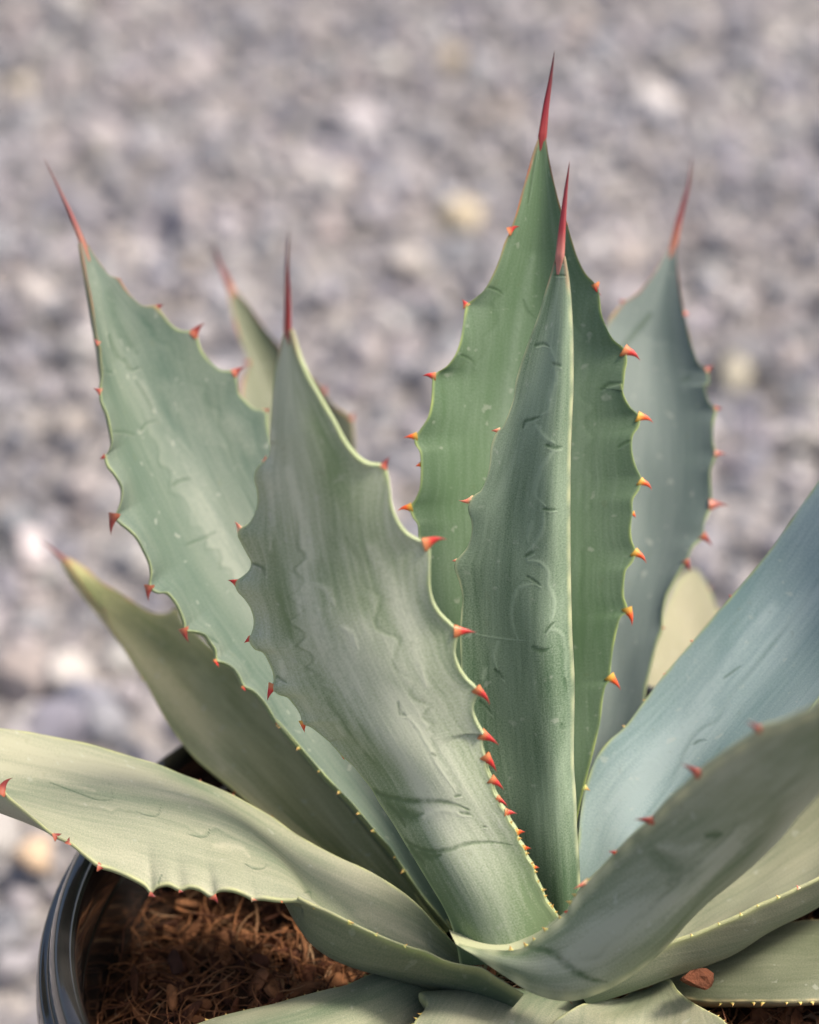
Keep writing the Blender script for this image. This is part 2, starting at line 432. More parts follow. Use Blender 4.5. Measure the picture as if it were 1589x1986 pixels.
# ------------------------------------------------------------------ ground and gravel
def ground_material():
    m, nt, nd, ln, b = new_mat('gravel_bed')
    tc = N(nd, 'ShaderNodeTexCoord')
    v = N(nd, 'ShaderNodeTexVoronoi'); v.inputs['Scale'].default_value = 170; ln.new(tc.outputs['Object'], v.inputs['Vector'])
    n = N(nd, 'ShaderNodeTexNoise'); n.inputs['Scale'].default_value = 60; n.inputs['Detail'].default_value = 6; ln.new(tc.outputs['Object'], n.inputs['Vector'])
    c = ramp(nd, ln, v.outputs['Color'], [(0, (.16, .16, .18)), (.5, (.27, .26, .27)), (1, (.42, .39, .37))])
    c = mixc(nd, ln, mth(nd, ln, 'MULTIPLY', n.outputs['Fac'], .5), c, (.14, .13, .13))
    ln.new(c, b.inputs['Base Color']); b.inputs['Roughness'].default_value = .9
    bp = N(nd, 'ShaderNodeBump'); bp.inputs['Distance'].default_value = .004; ln.new(v.outputs['Distance'], bp.inputs['Height']); bp.invert = True
    ln.new(bp.outputs[0], b.inputs['Normal']); return m
G = 15.0
gm = mesh_np('ground', [(-G, -G, 0), (G, -G, 0), (G, G, 0), (-G, G, 0)], [(0, 1, 2, 3)], ground_material(), False)
tag(link('ground', gm), kind='structure')

def stone_material():
    m, nt, nd, ln, b = new_mat('gravel_stone')
    at = N(nd, 'ShaderNodeAttribute', attribute_name='tint')
    tc = N(nd, 'ShaderNodeTexCoord')
    n = N(nd, 'ShaderNodeTexNoise'); n.inputs['Scale'].default_value = 130; n.inputs['Detail'].default_value = 5
    ln.new(tc.outputs['Object'], n.inputs['Vector'])
    c = mixc(nd, ln, mth(nd, ln, 'MULTIPLY', mth(nd, ln, 'SUBTRACT', n.outputs['Fac'], .45, clamp=True), 2.2), at.outputs['Color'], (.16, .155, .16))
    ln.new(c, b.inputs['Base Color']); b.inputs['Roughness'].default_value = .75
    bp = N(nd, 'ShaderNodeBump'); bp.inputs['Distance'].default_value = .001; bp.inputs['Strength'].default_value = .5
    ln.new(n.outputs['Fac'], bp.inputs['Height']); ln.new(bp.outputs[0], b.inputs['Normal'])
    return m
STONE = stone_material()
def ico(sub):
    import bmesh
    bm = bmesh.new(); bmesh.ops.create_icosphere(bm, subdivisions=sub, radius=1)
    V = np.array([v.co[:] for v in bm.verts]); F = np.array([[v.index for v in f.verts] for f in bm.faces]); bm.free(); return V, F
IV, IF = ico(2)
def stone_shape(r):
    """crushed stone: sphere cut by random planes"""
    V = IV.copy()
    for _ in range(9):
        d = unit(r.normal(size=3)); h = r.uniform(.5, .85); p = V @ d
        V -= np.clip(p - h, 0, None)[:, None] * d * .92
    return V * r.uniform(.75, 1.25, 3) * np.array([1, 1, .72])
SH = [stone_shape(rng) for _ in range(14)]
PALETTE = np.array([(.34, .325, .335), (.27, .267, .29), (.41, .385, .37), (.175, .178, .20), (.455, .43, .415), (.385, .345, .315), (.22, .225, .255), (.47, .45, .435)])
PWT = np.array([.22, .2, .14, .16, .08, .08, .105, .015])
def rot(n):
    q = rng.normal(size=(n, 4)); q /= np.linalg.norm(q, axis=1, keepdims=True); w, x, y, z = q.T
    return np.stack([1 - 2 * (y * y + z * z), 2 * (x * y - z * w), 2 * (x * z + y * w), 2 * (x * y + z * w), 1 - 2 * (x * x + z * z), 2 * (y * z - x * w),
                     2 * (x * z - y * w), 2 * (y * z + x * w), 1 - 2 * (x * x + y * y)], 1).reshape(-1, 3, 3)
def build_gravel():
    cell = .0143
    xs = np.arange(-.5, .5, cell); ys = np.arange(-.15, 1.75, cell)
    X, Y = np.meshgrid(xs, ys); n = X.size
    X = X.ravel() + rng.uniform(-.5, .5, n) * cell; Y = Y.ravel() + rng.uniform(-.5, .5, n) * cell
    keep = np.hypot(X, Y) > .088; X, Y = X[keep], Y[keep]; n = len(X)
    S = np.exp(rng.normal(math.log(.0070), .34, n)); S = np.clip(S, .003, .0145)
    Z = rng.uniform(-.003, .006, n) + S * .3
    Rm = rot(n); ci = rng.choice(len(PALETTE), n, p=PWT)
    C = PALETTE[ci] * np.array([.93, .94, .985]) * (.97 + .12 * np.sin(X * 21 + 3 * np.sin(Y * 9)) * np.sin(Y * 17 + 2 * np.sin(X * 13)))[:, None] * rng.uniform(.82, 1.15, (n, 1)) * rng.uniform(.97, 1.03, (n, 3))
    V = np.empty((n, len(IV), 3), np.float32); si = rng.integers(0, len(SH), n)
    for k in range(len(SH)):
        w = si == k
        V[w] = np.einsum('nij,vj->nvi', Rm[w], SH[k]) * S[w][:, None, None]
    V += np.stack([X, Y, Z], 1)[:, None]
    F = (IF[None] + (np.arange(n) * len(IV))[:, None, None]).reshape(-1, 3)
    me = mesh_np('gravel', V.reshape(-1, 3), F, STONE, False)
    colattr(me, 'tint', np.repeat(C, len(IV), 0))
    tag(link('gravel', me), 'grey, lilac and beige crushed gravel spread behind the pot', 'gravel', kind='stuff')
build_gravel()

def ground_hit(x, y, z=.009):
    d = np.array([1.0]); v = ray(np.array([x]), np.array([y]), d)[0] - CAM
    t = (z - CAM[2]) / v[2]; return CAM + v * t
for (sx, sy, r, col, lab) in [
        (893, 438, .0125, (.50, .43, .31), 'yellowish round pebble in the gravel left of the tallest leaf'),
        (875, 128, .0120, (.40, .345, .27), 'tan pebble in the gravel at the top, above the yellowish one'),
        (1420, 745, .0120, (.34, .32, .25), 'olive-tan pebble in the gravel right of the blue-grey back leaf'),
        (70, 1680, .0100, (.58, .43, .29), 'orange-tan pebble in the gravel beside the left pot rim'),
        (75, 585, .0125, (.44, .41, .40), 'pale pinkish pebble in the gravel left of the big left leaf'),
        (790, 520, .0125, (.50, .46, .43), 'pale pebble in the gravel right of the front leaf spine'),
        (40, 190, .0115, (.43, .385, .31), 'beige pebble in the gravel near the top left corner'),
        (120, 1320, .0110, (.46, .435, .42), 'pale grey pebble in the gravel below the yellowish leaf tip')]:
    p = ground_hit(sx, sy)
    me = mesh_np('pebble', stone_shape(rng) * r * np.array([1.05, 1.0, .95]), IF, STONE, True)
    colattr(me, 'tint', np.repeat(np.array([col]), len(IV), 0))
    o = link('pebble', me); o.location = (p[0], p[1], r * .55 + .007); o.rotation_euler = (0, 0, rng.uniform(0, 6))
    tag(o, lab, 'pebble', 'odd-coloured pebbles lying on the gravel')

# ------------------------------------------------------------------ pot
def plastic():
    m, nt, nd, ln, b = new_mat('black_plastic')
    tc = N(nd, 'ShaderNodeTexCoord'); n = N(nd, 'ShaderNodeTexNoise'); n.inputs['Scale'].default_value = 90; n.inputs['Detail'].default_value = 5
    ln.new(tc.outputs['Object'], n.inputs['Vector'])
    ln.new(ramp(nd, ln, n.outputs['Fac'], [(.35, (.010, .010, .011)), (.75, (.028, .027, .026))]), b.inputs['Base Color'])
    ln.new(ramp(nd, ln, n.outputs['Fac'], [(.3, (.07, .07, .07)), (.75, (.17, .17, .17))]), b.inputs['Roughness'])
    b.inputs['Specular IOR Level'].default_value = .8; b.inputs['Coat Weight'].default_value = .6; b.inputs['Coat Roughness'].default_value = .06
    return m
PL = plastic()
def lathe(name, prof, mat, seg=160, parent=None, closed=False, zs=1.0):
    prof = np.array(prof) * np.array([1, zs]); a = np.linspace(0, 2 * math.pi, seg, endpoint=False)
    V = np.stack([prof[:, 0][None] * np.cos(a)[:, None], prof[:, 0][None] * np.sin(a)[:, None], np.repeat(prof[:, 1][None], seg, 0)], -1)
    k = len(prof); m = k if closed else k - 1
    F = [(i * k + j, ((i + 1) % seg) * k + j, ((i + 1) % seg) * k + (j + 1) % k, i * k + (j + 1) % k) for i in range(seg) for j in range(m)]
    return link(name, mesh_np(name, V.reshape(-1, 3), F, mat), parent)
pot = bpy.data.objects.new('plant_pot', None); scene.collection.objects.link(pot)
tag(pot, 'round glossy black plastic pot holding the agave', 'pot')
wall = catmull([(.0745, .004), (.080, .06), (.0875, .13), (.0935, .176)], 14)
inner = catmull([(.0905, .176), (.0865, .15), (.083, .10), (.075, .02)], 10)
lathe('pot_body', [(.001, .004)] + wall.tolist() + [(.0936, .1785), (.0904, .1785)] + inner.tolist() + [(.001, .02)], PL, parent=pot, zs=1.05)
rimp = catmull([(.0940, .1700), (.0985, .1706), (.1000, .1722), (.1004, .1790), (.1000, .1850), (.0990, .1872), (.0978, .1872), (.0972, .1880),
                (.0966, .1912), (.0952, .1932), (.0932, .1936), (.0914, .1924), (.0905, .1895), (.0900, .1860), (.0906, .178), (.0925, .172), (.0940, .1702)], 70)
lathe('pot_rim', rimp[:-1], PL, parent=pot, closed=True, zs=1.05)

# ------------------------------------------------------------------ potting mix
def soil_material(name, attr):
    m, nt, nd, ln, b = new_mat(name)
    tc = N(nd, 'ShaderNodeTexCoord'); n = N(nd, 'ShaderNodeTexNoise'); n.inputs['Scale'].default_value = 400; n.inputs['Detail'].default_value = 6
    ln.new(tc.outputs['Object'], n.inputs['Vector'])
    if attr:
        at = N(nd, 'ShaderNodeAttribute', attribute_name='tint')
        c = mixc(nd, ln, mth(nd, ln, 'MULTIPLY', n.outputs['Fac'], .8), at.outputs['Color'], (.03, .016, .01))
    else:
        c = ramp(nd, ln, n.outputs['Fac'], [(.3, (.012, .007, .005)), (.55, (.05, .024, .012)), (.75, (.13, .06, .028))])
    ln.new(c, b.inputs['Base Color']); b.inputs['Roughness'].default_value = .85
    b.inputs['Specular IOR Level'].default_value = .2
    bp = N(nd, 'ShaderNodeBump'); bp.inputs['Distance'].default_value = .0012; ln.new(n.outputs['Fac'], bp.inputs['Height'])
    ln.new(bp.outputs[0], b.inputs['Normal']); return m
SZ = .174
def soil_h(x, y):
    return SZ + .0028 * np.sin(x * 95 + 1) * np.cos(y * 80) + .002 * np.sin(x * 230 + y * 170) + .005 * np.clip(1 - np.hypot(x, y) / .06, 0, 1) - .004 * np.clip((np.hypot(x, y) - .06) / .03, 0, 1)
rr_, aa_ = np.meshgrid(np.linspace(0.001, .0885, 70), np.linspace(0, 2 * math.pi, 160, endpoint=False), indexing='ij')
xx, yy = rr_ * np.cos(aa_), rr_ * np.sin(aa_)
zz = soil_h(xx, yy) + rng.normal(0, .0007, xx.shape)
Fs = [(i * 160 + j, (i + 1) * 160 + j, (i + 1) * 160 + (j + 1) % 160, i * 160 + (j + 1) % 160) for i in range(69) for j in range(160)]
soil = link('potting_mix', mesh_np('potting_mix', np.stack([xx, yy, zz], -1).reshape(-1, 3), Fs, soil_material('soil', False)))
tag(soil, 'dark brown coconut fibre potting mix filling the black pot', 'potting mix', kind='stuff')

def build_fibres(n=6500):
    V, F, C = [], [], []
    pal = np.array([(.40, .185, .085), (.27, .115, .052), (.52, .29, .15), (.14, .055, .03), (.46, .20, .085), (.56, .36, .21)])
    for i in range(n):
        r = math.sqrt(random.random()) * .087; a = random.uniform(0, 2 * math.pi)
        x, y = r * math.cos(a), r * math.sin(a)
        z = float(soil_h(x, y)) + random.uniform(-.0005, .0045)
        L = random.uniform(.004, .020) * (1.3 if random.random() < .15 else 1); w = random.uniform(.00008, .00030)
        if random.random() < .07: w *= 4.0; L *= .5
        h = random.uniform(0, 2 * math.pi); tilt = random.uniform(-.25, .4); curl = random.uniform(-2.4, 2.4)
        p = np.array([x, y, z]); pts = []
        for k in range(6):
            pts.append(p.copy()); hh = h + curl * k / 5
            p = p + np.array([math.cos(hh) * math.cos(tilt), math.sin(hh) * math.cos(tilt), math.sin(tilt)]) * L / 5
            tilt -= random.uniform(0, .25)
        pts = np.array(pts); rad = np.hypot(pts[:, 0], pts[:, 1])
        sc = np.where(rad > .088, .088 / rad, 1); pts[:, :2] *= sc[:, None]
        b0 = len(V); tg = unit(np.gradient(pts, axis=0)); sdv = unit(np.cross(tg, [0, 0, 1.0])); upv = np.cross(sdv, tg)
        for k in range(6):
            ww = w * (1 if 0 < k < 5 else .5)
            for an in (0.3, 2.4, 4.5): V.append(pts[k] + (sdv[k] * math.cos(an) + upv[k] * math.sin(an)) * ww); 
        for k in range(5):
            for j in range(3): F.append((b0 + k * 3 + j, b0 + k * 3 + (j + 1) % 3, b0 + (k + 1) * 3 + (j + 1) % 3, b0 + (k + 1) * 3 + j))
        C += [pal[random.choices(range(6), (4, 4, 2, 4, 3, 1))[0]] * random.uniform(.7, 1.3)] * 18
    me = mesh_np('fibre', V, F, soil_material('fibre', True)); colattr(me, 'tint', np.array(C))
    tag(link('fibre', me, soil), kind='stuff')
build_fibres()
CHIP = soil_material('bark', True)
def chip_mesh(name, size, col):
    V = stone_shape(rng) * np.array(size); V += rng.normal(0, size[2] * .07, V.shape)
    me = mesh_np(name, V, IF, CHIP, False); colattr(me, 'tint', np.repeat(np.array([col]) * rng.uniform(.9, 1.1, 3), len(IV), 0)); return me
def build_chips(n=900):
    V, F, C = [], [], []
    for i in range(n):
        r = math.sqrt(random.random()) * .083; a = random.uniform(0, 6.283); x, y = r * math.cos(a), r * math.sin(a)
        sz = np.array([random.uniform(.0015, .0062), random.uniform(.0010, .0036), random.uniform(.0006, .0022)])
        v = (stone_shape(rng) * sz) @ rot(1)[0].T * 1.0 + np.array([x, y, float(soil_h(x, y)) + random.uniform(0, .003)])
        F.append(IF + len(V) * len(IV)); V.append(v)
        C.append(np.repeat(np.array([random.choice([(.18, .07, .038), (.11, .045, .028), (.32, .14, .065), (.40, .18, .08)])]), len(IV), 0))
    me = mesh_np('chip', np.concatenate(V), np.concatenate(F), CHIP, False); colattr(me, 'tint', np.concatenate(C))
    tag(link('chip', me, soil), kind='stuff')
build_chips()
for (x, y, d, size, col, lab) in [
        (1353, 1898, .522, (.0046, .0040, .0036), (.17, .05, .024), 'reddish brown bark nugget resting on the low right leaf'),
        (262, 1900, None, (.0016, .0042, .0012), (.11, .04, .02), 'orange brown bark sliver upright in the potting mix'),
        (340, 1868, None, (.0034, .0028, .0014), (.085, .04, .03), 'dull dark bark flake lying in the potting mix')]:
    p = ray(np.array([x]), np.array([y]), np.array([d]))[0] if d else ground_hit(x, y, SZ + .004)
    o = link('bark_chip', chip_mesh('bark_chip', size, col)); o.location = p; o.rotation_euler = (.5, .2, .3)
    tag(o, lab, 'bark chip', 'larger bark chips in the pot')

# ------------------------------------------------------------------ the leaves
LM = dict(
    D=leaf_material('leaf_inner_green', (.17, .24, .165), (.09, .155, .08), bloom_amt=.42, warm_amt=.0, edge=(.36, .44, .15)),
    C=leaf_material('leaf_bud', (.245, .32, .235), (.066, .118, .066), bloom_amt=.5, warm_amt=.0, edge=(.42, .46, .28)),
    B=leaf_material('leaf_front', (.52, .565, .44), (.16, .235, .12), bloom_amt=.5, warm_amt=.05, edge=(.40, .47, .25)),
    A=leaf_material('leaf_left', (.17, .21, .172), (.065, .11, .085), bloom_amt=.5, warm_amt=.1, warm=(.33, .36, .25)),
    O=leaf_material('leaf_back_right', (.17, .212, .20), (.10, .138, .13), bloom_amt=.5, warm_amt=.0),
    P=leaf_material('leaf_blue', (.31, .395, .40), (.15, .235, .24), bloom_amt=.5, warm_amt=.08, warm=(.38, .40, .34)),
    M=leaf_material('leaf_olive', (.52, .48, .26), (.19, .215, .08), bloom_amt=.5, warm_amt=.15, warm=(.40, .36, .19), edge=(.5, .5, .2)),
    E=leaf_material('leaf_pale', (.34, .345, .25), (.12, .165, .105), bloom_amt=.58, warm_amt=.2, warm=(.42, .38, .25), edge=(.42, .44, .22)),
    F=leaf_material('leaf_near', (.36, .395, .305), (.11, .165, .085), bloom_amt=.55, warm_amt=.05, edge=(.52, .54, .34)),
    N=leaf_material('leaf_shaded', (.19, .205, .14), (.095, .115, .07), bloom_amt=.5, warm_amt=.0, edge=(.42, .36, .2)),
    Q=leaf_material('leaf_cream', (.31, .295, .21), (.22, .22, .14), bloom_amt=.6, warm_amt=.1),
)
K5, K4, K3, K7, K8, K6, K1, K2 = 5, 4, 3, 7, 8, 6, 1, 2
def th(k, b, t, m, hk=.15): return (px(k, b)[0], px(k, t)[0], m, hk)

# D: tall inner leaf behind the bud
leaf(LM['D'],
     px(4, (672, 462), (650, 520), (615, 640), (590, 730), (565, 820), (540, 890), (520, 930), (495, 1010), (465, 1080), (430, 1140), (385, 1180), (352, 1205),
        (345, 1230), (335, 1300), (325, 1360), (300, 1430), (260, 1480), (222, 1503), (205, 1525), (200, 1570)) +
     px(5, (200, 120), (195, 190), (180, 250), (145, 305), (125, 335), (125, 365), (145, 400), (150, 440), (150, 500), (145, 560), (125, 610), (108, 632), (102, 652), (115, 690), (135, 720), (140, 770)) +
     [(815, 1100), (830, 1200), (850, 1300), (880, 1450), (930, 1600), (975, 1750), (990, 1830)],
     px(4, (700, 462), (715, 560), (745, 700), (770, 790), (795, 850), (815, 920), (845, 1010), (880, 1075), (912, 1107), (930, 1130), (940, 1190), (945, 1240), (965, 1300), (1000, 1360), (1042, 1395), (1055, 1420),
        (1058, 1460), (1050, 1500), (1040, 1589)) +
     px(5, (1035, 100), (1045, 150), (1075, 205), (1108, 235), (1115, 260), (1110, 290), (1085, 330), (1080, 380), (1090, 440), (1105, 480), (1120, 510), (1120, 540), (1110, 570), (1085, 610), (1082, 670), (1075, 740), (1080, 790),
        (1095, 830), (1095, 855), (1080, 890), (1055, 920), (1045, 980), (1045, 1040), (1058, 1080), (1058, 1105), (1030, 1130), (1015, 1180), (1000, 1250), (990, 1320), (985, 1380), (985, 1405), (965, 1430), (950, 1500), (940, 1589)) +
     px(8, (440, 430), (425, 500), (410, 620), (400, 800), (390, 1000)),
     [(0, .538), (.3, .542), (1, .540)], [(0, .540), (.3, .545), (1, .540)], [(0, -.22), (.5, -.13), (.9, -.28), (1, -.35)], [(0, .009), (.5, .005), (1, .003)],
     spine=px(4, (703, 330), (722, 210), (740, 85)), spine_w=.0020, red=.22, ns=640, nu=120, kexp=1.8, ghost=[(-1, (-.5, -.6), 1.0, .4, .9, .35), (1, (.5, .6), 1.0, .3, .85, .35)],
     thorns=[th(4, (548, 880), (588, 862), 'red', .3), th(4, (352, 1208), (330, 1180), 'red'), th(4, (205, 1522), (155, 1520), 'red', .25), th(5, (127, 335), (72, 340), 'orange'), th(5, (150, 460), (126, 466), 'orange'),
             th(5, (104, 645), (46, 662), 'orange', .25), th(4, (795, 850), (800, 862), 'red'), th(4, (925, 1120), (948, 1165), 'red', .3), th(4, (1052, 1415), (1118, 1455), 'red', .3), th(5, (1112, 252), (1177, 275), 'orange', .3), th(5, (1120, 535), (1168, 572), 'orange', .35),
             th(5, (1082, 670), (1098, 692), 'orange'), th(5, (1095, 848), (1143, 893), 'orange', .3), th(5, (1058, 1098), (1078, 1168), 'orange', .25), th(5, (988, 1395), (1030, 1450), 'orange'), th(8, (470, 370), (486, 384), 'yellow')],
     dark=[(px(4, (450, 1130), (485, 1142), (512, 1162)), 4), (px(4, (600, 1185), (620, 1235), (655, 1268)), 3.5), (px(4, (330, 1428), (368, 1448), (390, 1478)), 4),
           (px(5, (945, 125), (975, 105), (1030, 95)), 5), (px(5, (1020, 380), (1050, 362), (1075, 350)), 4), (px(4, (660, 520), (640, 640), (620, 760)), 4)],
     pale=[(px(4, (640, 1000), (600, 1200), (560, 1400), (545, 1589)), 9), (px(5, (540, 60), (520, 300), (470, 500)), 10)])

# C: rolled central leaf
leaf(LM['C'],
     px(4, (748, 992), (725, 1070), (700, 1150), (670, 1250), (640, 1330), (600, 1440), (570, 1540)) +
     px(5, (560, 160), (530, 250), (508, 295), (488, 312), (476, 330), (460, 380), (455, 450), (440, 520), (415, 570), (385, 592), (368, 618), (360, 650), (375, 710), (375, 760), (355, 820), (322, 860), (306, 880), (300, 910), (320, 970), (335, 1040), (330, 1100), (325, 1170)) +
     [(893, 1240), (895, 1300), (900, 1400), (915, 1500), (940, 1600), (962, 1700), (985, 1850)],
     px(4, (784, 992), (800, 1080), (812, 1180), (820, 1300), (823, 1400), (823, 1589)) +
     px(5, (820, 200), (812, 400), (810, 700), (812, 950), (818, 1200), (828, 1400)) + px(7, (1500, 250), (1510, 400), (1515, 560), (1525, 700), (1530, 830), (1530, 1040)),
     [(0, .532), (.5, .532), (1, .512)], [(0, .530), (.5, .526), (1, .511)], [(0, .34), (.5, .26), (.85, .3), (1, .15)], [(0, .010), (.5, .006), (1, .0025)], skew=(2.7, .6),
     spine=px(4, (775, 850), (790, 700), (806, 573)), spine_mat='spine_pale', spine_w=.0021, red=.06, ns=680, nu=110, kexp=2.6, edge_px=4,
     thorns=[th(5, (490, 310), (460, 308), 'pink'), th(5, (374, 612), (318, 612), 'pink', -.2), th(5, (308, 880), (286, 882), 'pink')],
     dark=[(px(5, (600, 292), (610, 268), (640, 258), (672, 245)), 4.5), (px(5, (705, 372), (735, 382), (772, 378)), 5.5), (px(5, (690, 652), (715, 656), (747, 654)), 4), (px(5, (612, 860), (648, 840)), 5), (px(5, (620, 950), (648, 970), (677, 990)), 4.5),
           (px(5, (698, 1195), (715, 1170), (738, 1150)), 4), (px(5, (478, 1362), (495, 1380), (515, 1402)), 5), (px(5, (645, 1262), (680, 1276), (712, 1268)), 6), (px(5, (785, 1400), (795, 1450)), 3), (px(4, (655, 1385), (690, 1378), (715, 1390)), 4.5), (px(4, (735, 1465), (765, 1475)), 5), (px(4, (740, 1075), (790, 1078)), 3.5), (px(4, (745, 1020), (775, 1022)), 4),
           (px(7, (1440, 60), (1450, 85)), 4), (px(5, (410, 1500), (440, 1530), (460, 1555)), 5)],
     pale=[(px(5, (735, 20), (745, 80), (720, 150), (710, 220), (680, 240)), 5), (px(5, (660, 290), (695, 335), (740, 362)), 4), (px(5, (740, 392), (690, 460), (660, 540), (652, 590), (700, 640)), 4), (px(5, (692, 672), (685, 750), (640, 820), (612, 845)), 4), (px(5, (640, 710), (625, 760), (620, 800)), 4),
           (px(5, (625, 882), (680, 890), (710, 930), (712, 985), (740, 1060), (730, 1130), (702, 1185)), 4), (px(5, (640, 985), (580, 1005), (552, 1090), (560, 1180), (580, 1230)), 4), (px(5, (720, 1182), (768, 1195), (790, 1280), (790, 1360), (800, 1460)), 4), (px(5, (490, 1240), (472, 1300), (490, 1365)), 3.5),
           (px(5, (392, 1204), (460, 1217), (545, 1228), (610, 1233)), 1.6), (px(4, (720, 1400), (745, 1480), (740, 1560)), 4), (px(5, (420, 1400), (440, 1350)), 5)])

# B: front left leaf
leaf(LM['B'],
     px(1, (1470, 1030), (1446, 1110), (1420, 1250), (1405, 1400), (1395, 1520), (1390, 1620)) +
     px(3, (335, 120), (325, 215), (300, 250), (265, 278), (250, 330), (265, 400), (265, 470), (245, 530), (215, 575), (178, 594), (165, 622), (185, 670), (215, 725), (235, 770), (220, 810), (190, 840), (160, 862), (155, 890), (165, 915), (205, 960), (235, 1010), (248, 1070), (240, 1120), (225, 1165),
        (250, 1210), (295, 1230), (325, 1280), (345, 1330), (350, 1375), (342, 1410), (375, 1445), (420, 1460), (455, 1500), (485, 1545), (502, 1595), (540, 1612), (590, 1650), (640, 1690)) +
     px(7, (310, 100), (360, 160), (405, 210), (450, 250), (500, 310), (540, 360), (580, 430), (640, 520), (700, 620), (760, 720), (820, 820), (880, 920), (920, 1010), (945, 1110), (960, 1200)),
     px(1, (1496, 1030), (1526, 1150), (1560, 1230)) +
     px(3, (630, 0), (665, 60), (700, 130), (740, 190), (790, 240), (840, 265), (895, 268), (920, 285), (935, 330), (945, 400), (955, 480), (985, 560), (1030, 620), (1080, 650), (1125, 668), (1147, 695), (1150, 740), (1148, 820), (1150, 900), (1165, 970), (1200, 1030), (1250, 1080), (1285, 1115), (1292, 1145), (1282, 1190), (1278, 1240), (1300, 1310), (1340, 1370), (1385, 1415), (1392, 1450), (1375, 1500), (1372, 1540), (1395, 1600), (1425, 1652)) +
     px(7, (1040, 60), (1066, 112), (1066, 170), (1080, 222), (1090, 280), (1110, 328), (1120, 380), (1140, 418), (1150, 450), (1180, 482), (1195, 520), (1230, 572), (1235, 610), (1265, 652), (1275, 690), (1310, 742), (1315, 780), (1350, 852), (1370, 900), (1410, 950), (1440, 1010), (1460, 1080)),
     [(0, .520), (.25, .522), (.6, .518), (1, .472)], [(0, .515), (.3, .508), (.65, .490), (1, .470)], [(0, .24), (.3, .16), (.7, .12), (.92, .2), (1, .10)], [(0, .012), (.5, .006), (1, .002)], skew=(1.35, 1.5),
     spine=px(1, (1478, 900), (1474, 720), (1484, 515)), spine_w=.0020, red=.05, ns=680, nu=150, edge_px=6, ghost=[(-1, (-.75, .1), 1.6, .28, .75, .8), (1, (.55, .35), 1.2, .2, .7, .55)], spine_d=-.01,
     thorns=[th(3, (300, 250), (308, 214), 'pink'), th(3, (170, 600), (142, 562), 'pink'), th(3, (156, 878), (112, 858), 'red'), th(3, (226, 1165), (196, 1184), 'red'), th(3, (344, 1412), (320, 1478), 'red'), th(3, (503, 1595), (512, 1640), 'orange'), th(7, (405, 212), (410, 232), 'orange'),
             th(3, (915, 275), (948, 222), 'dark'), th(3, (1135, 680), (1242, 650), 'red', .3), th(3, (1290, 1125), (1388, 1132), 'red', .1), th(3, (1390, 1430), (1458, 1505), 'red', .3), th(3, (1425, 1660), (1505, 1712), 'red'), th(7, (1080, 222), (1132, 292), 'red'), th(7, (1110, 328), (1166, 376), 'red'),
             th(7, (1140, 418), (1192, 446), 'red'), th(7, (1180, 482), (1230, 487), 'red'), th(7, (1230, 572), (1272, 570), 'orange'), th(7, (1265, 652), (1300, 647), 'orange'), th(7, (1310, 742), (1336, 742), 'orange'), th(7, (1350, 850), (1365, 846), 'yellow'), th(7, (1380, 912), (1396, 908), 'yellow')],
     denticles=[(1, .02, .2, 14, .0011, 'yellow')],
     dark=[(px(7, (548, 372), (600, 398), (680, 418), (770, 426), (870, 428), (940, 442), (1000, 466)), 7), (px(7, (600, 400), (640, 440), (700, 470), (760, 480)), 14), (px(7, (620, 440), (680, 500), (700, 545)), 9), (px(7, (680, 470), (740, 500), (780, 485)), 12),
           (px(7, (700, 608), (750, 640), (820, 662), (900, 656), (1000, 626), (1110, 620), (1205, 634)), 6), (px(7, (725, 640), (770, 690), (795, 735)), 8), (px(7, (770, 670), (820, 690), (870, 680)), 10),
           (px(3, (240, 775), (288, 798), (305, 838)), 4), (px(3, (365, 1355), (412, 1388)), 4),
           (px(3, (985, 1490), (1000, 1555), (1020, 1560)), 4), (px(7, (680, 10), (705, 22)), 4), (px(7, (825, 200), (845, 215)), 4), (px(7, (935, 402), (962, 398)), 4), (px(7, (960, 480), (1010, 490)), 4), (px(7, (1070, 546), (1085, 548)), 3)],
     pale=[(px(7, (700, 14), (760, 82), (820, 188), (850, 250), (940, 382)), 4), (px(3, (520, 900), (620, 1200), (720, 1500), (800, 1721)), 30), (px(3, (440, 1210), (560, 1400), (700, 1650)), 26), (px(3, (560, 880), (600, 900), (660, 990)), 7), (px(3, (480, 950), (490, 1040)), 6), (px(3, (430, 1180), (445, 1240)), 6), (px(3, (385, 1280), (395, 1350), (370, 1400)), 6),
           (px(3, (690, 1100), (740, 1130), (780, 1220)), 6), (px(3, (340, 100), (330, 260), (345, 480), (330, 700)), 10), (px(3, (420, 300), (520, 620)), 12), (px(3, (850, 700), (1000, 1000), (1130, 1400)), 16), (px(7, (780, 500), (900, 470), (980, 500)), 6)])

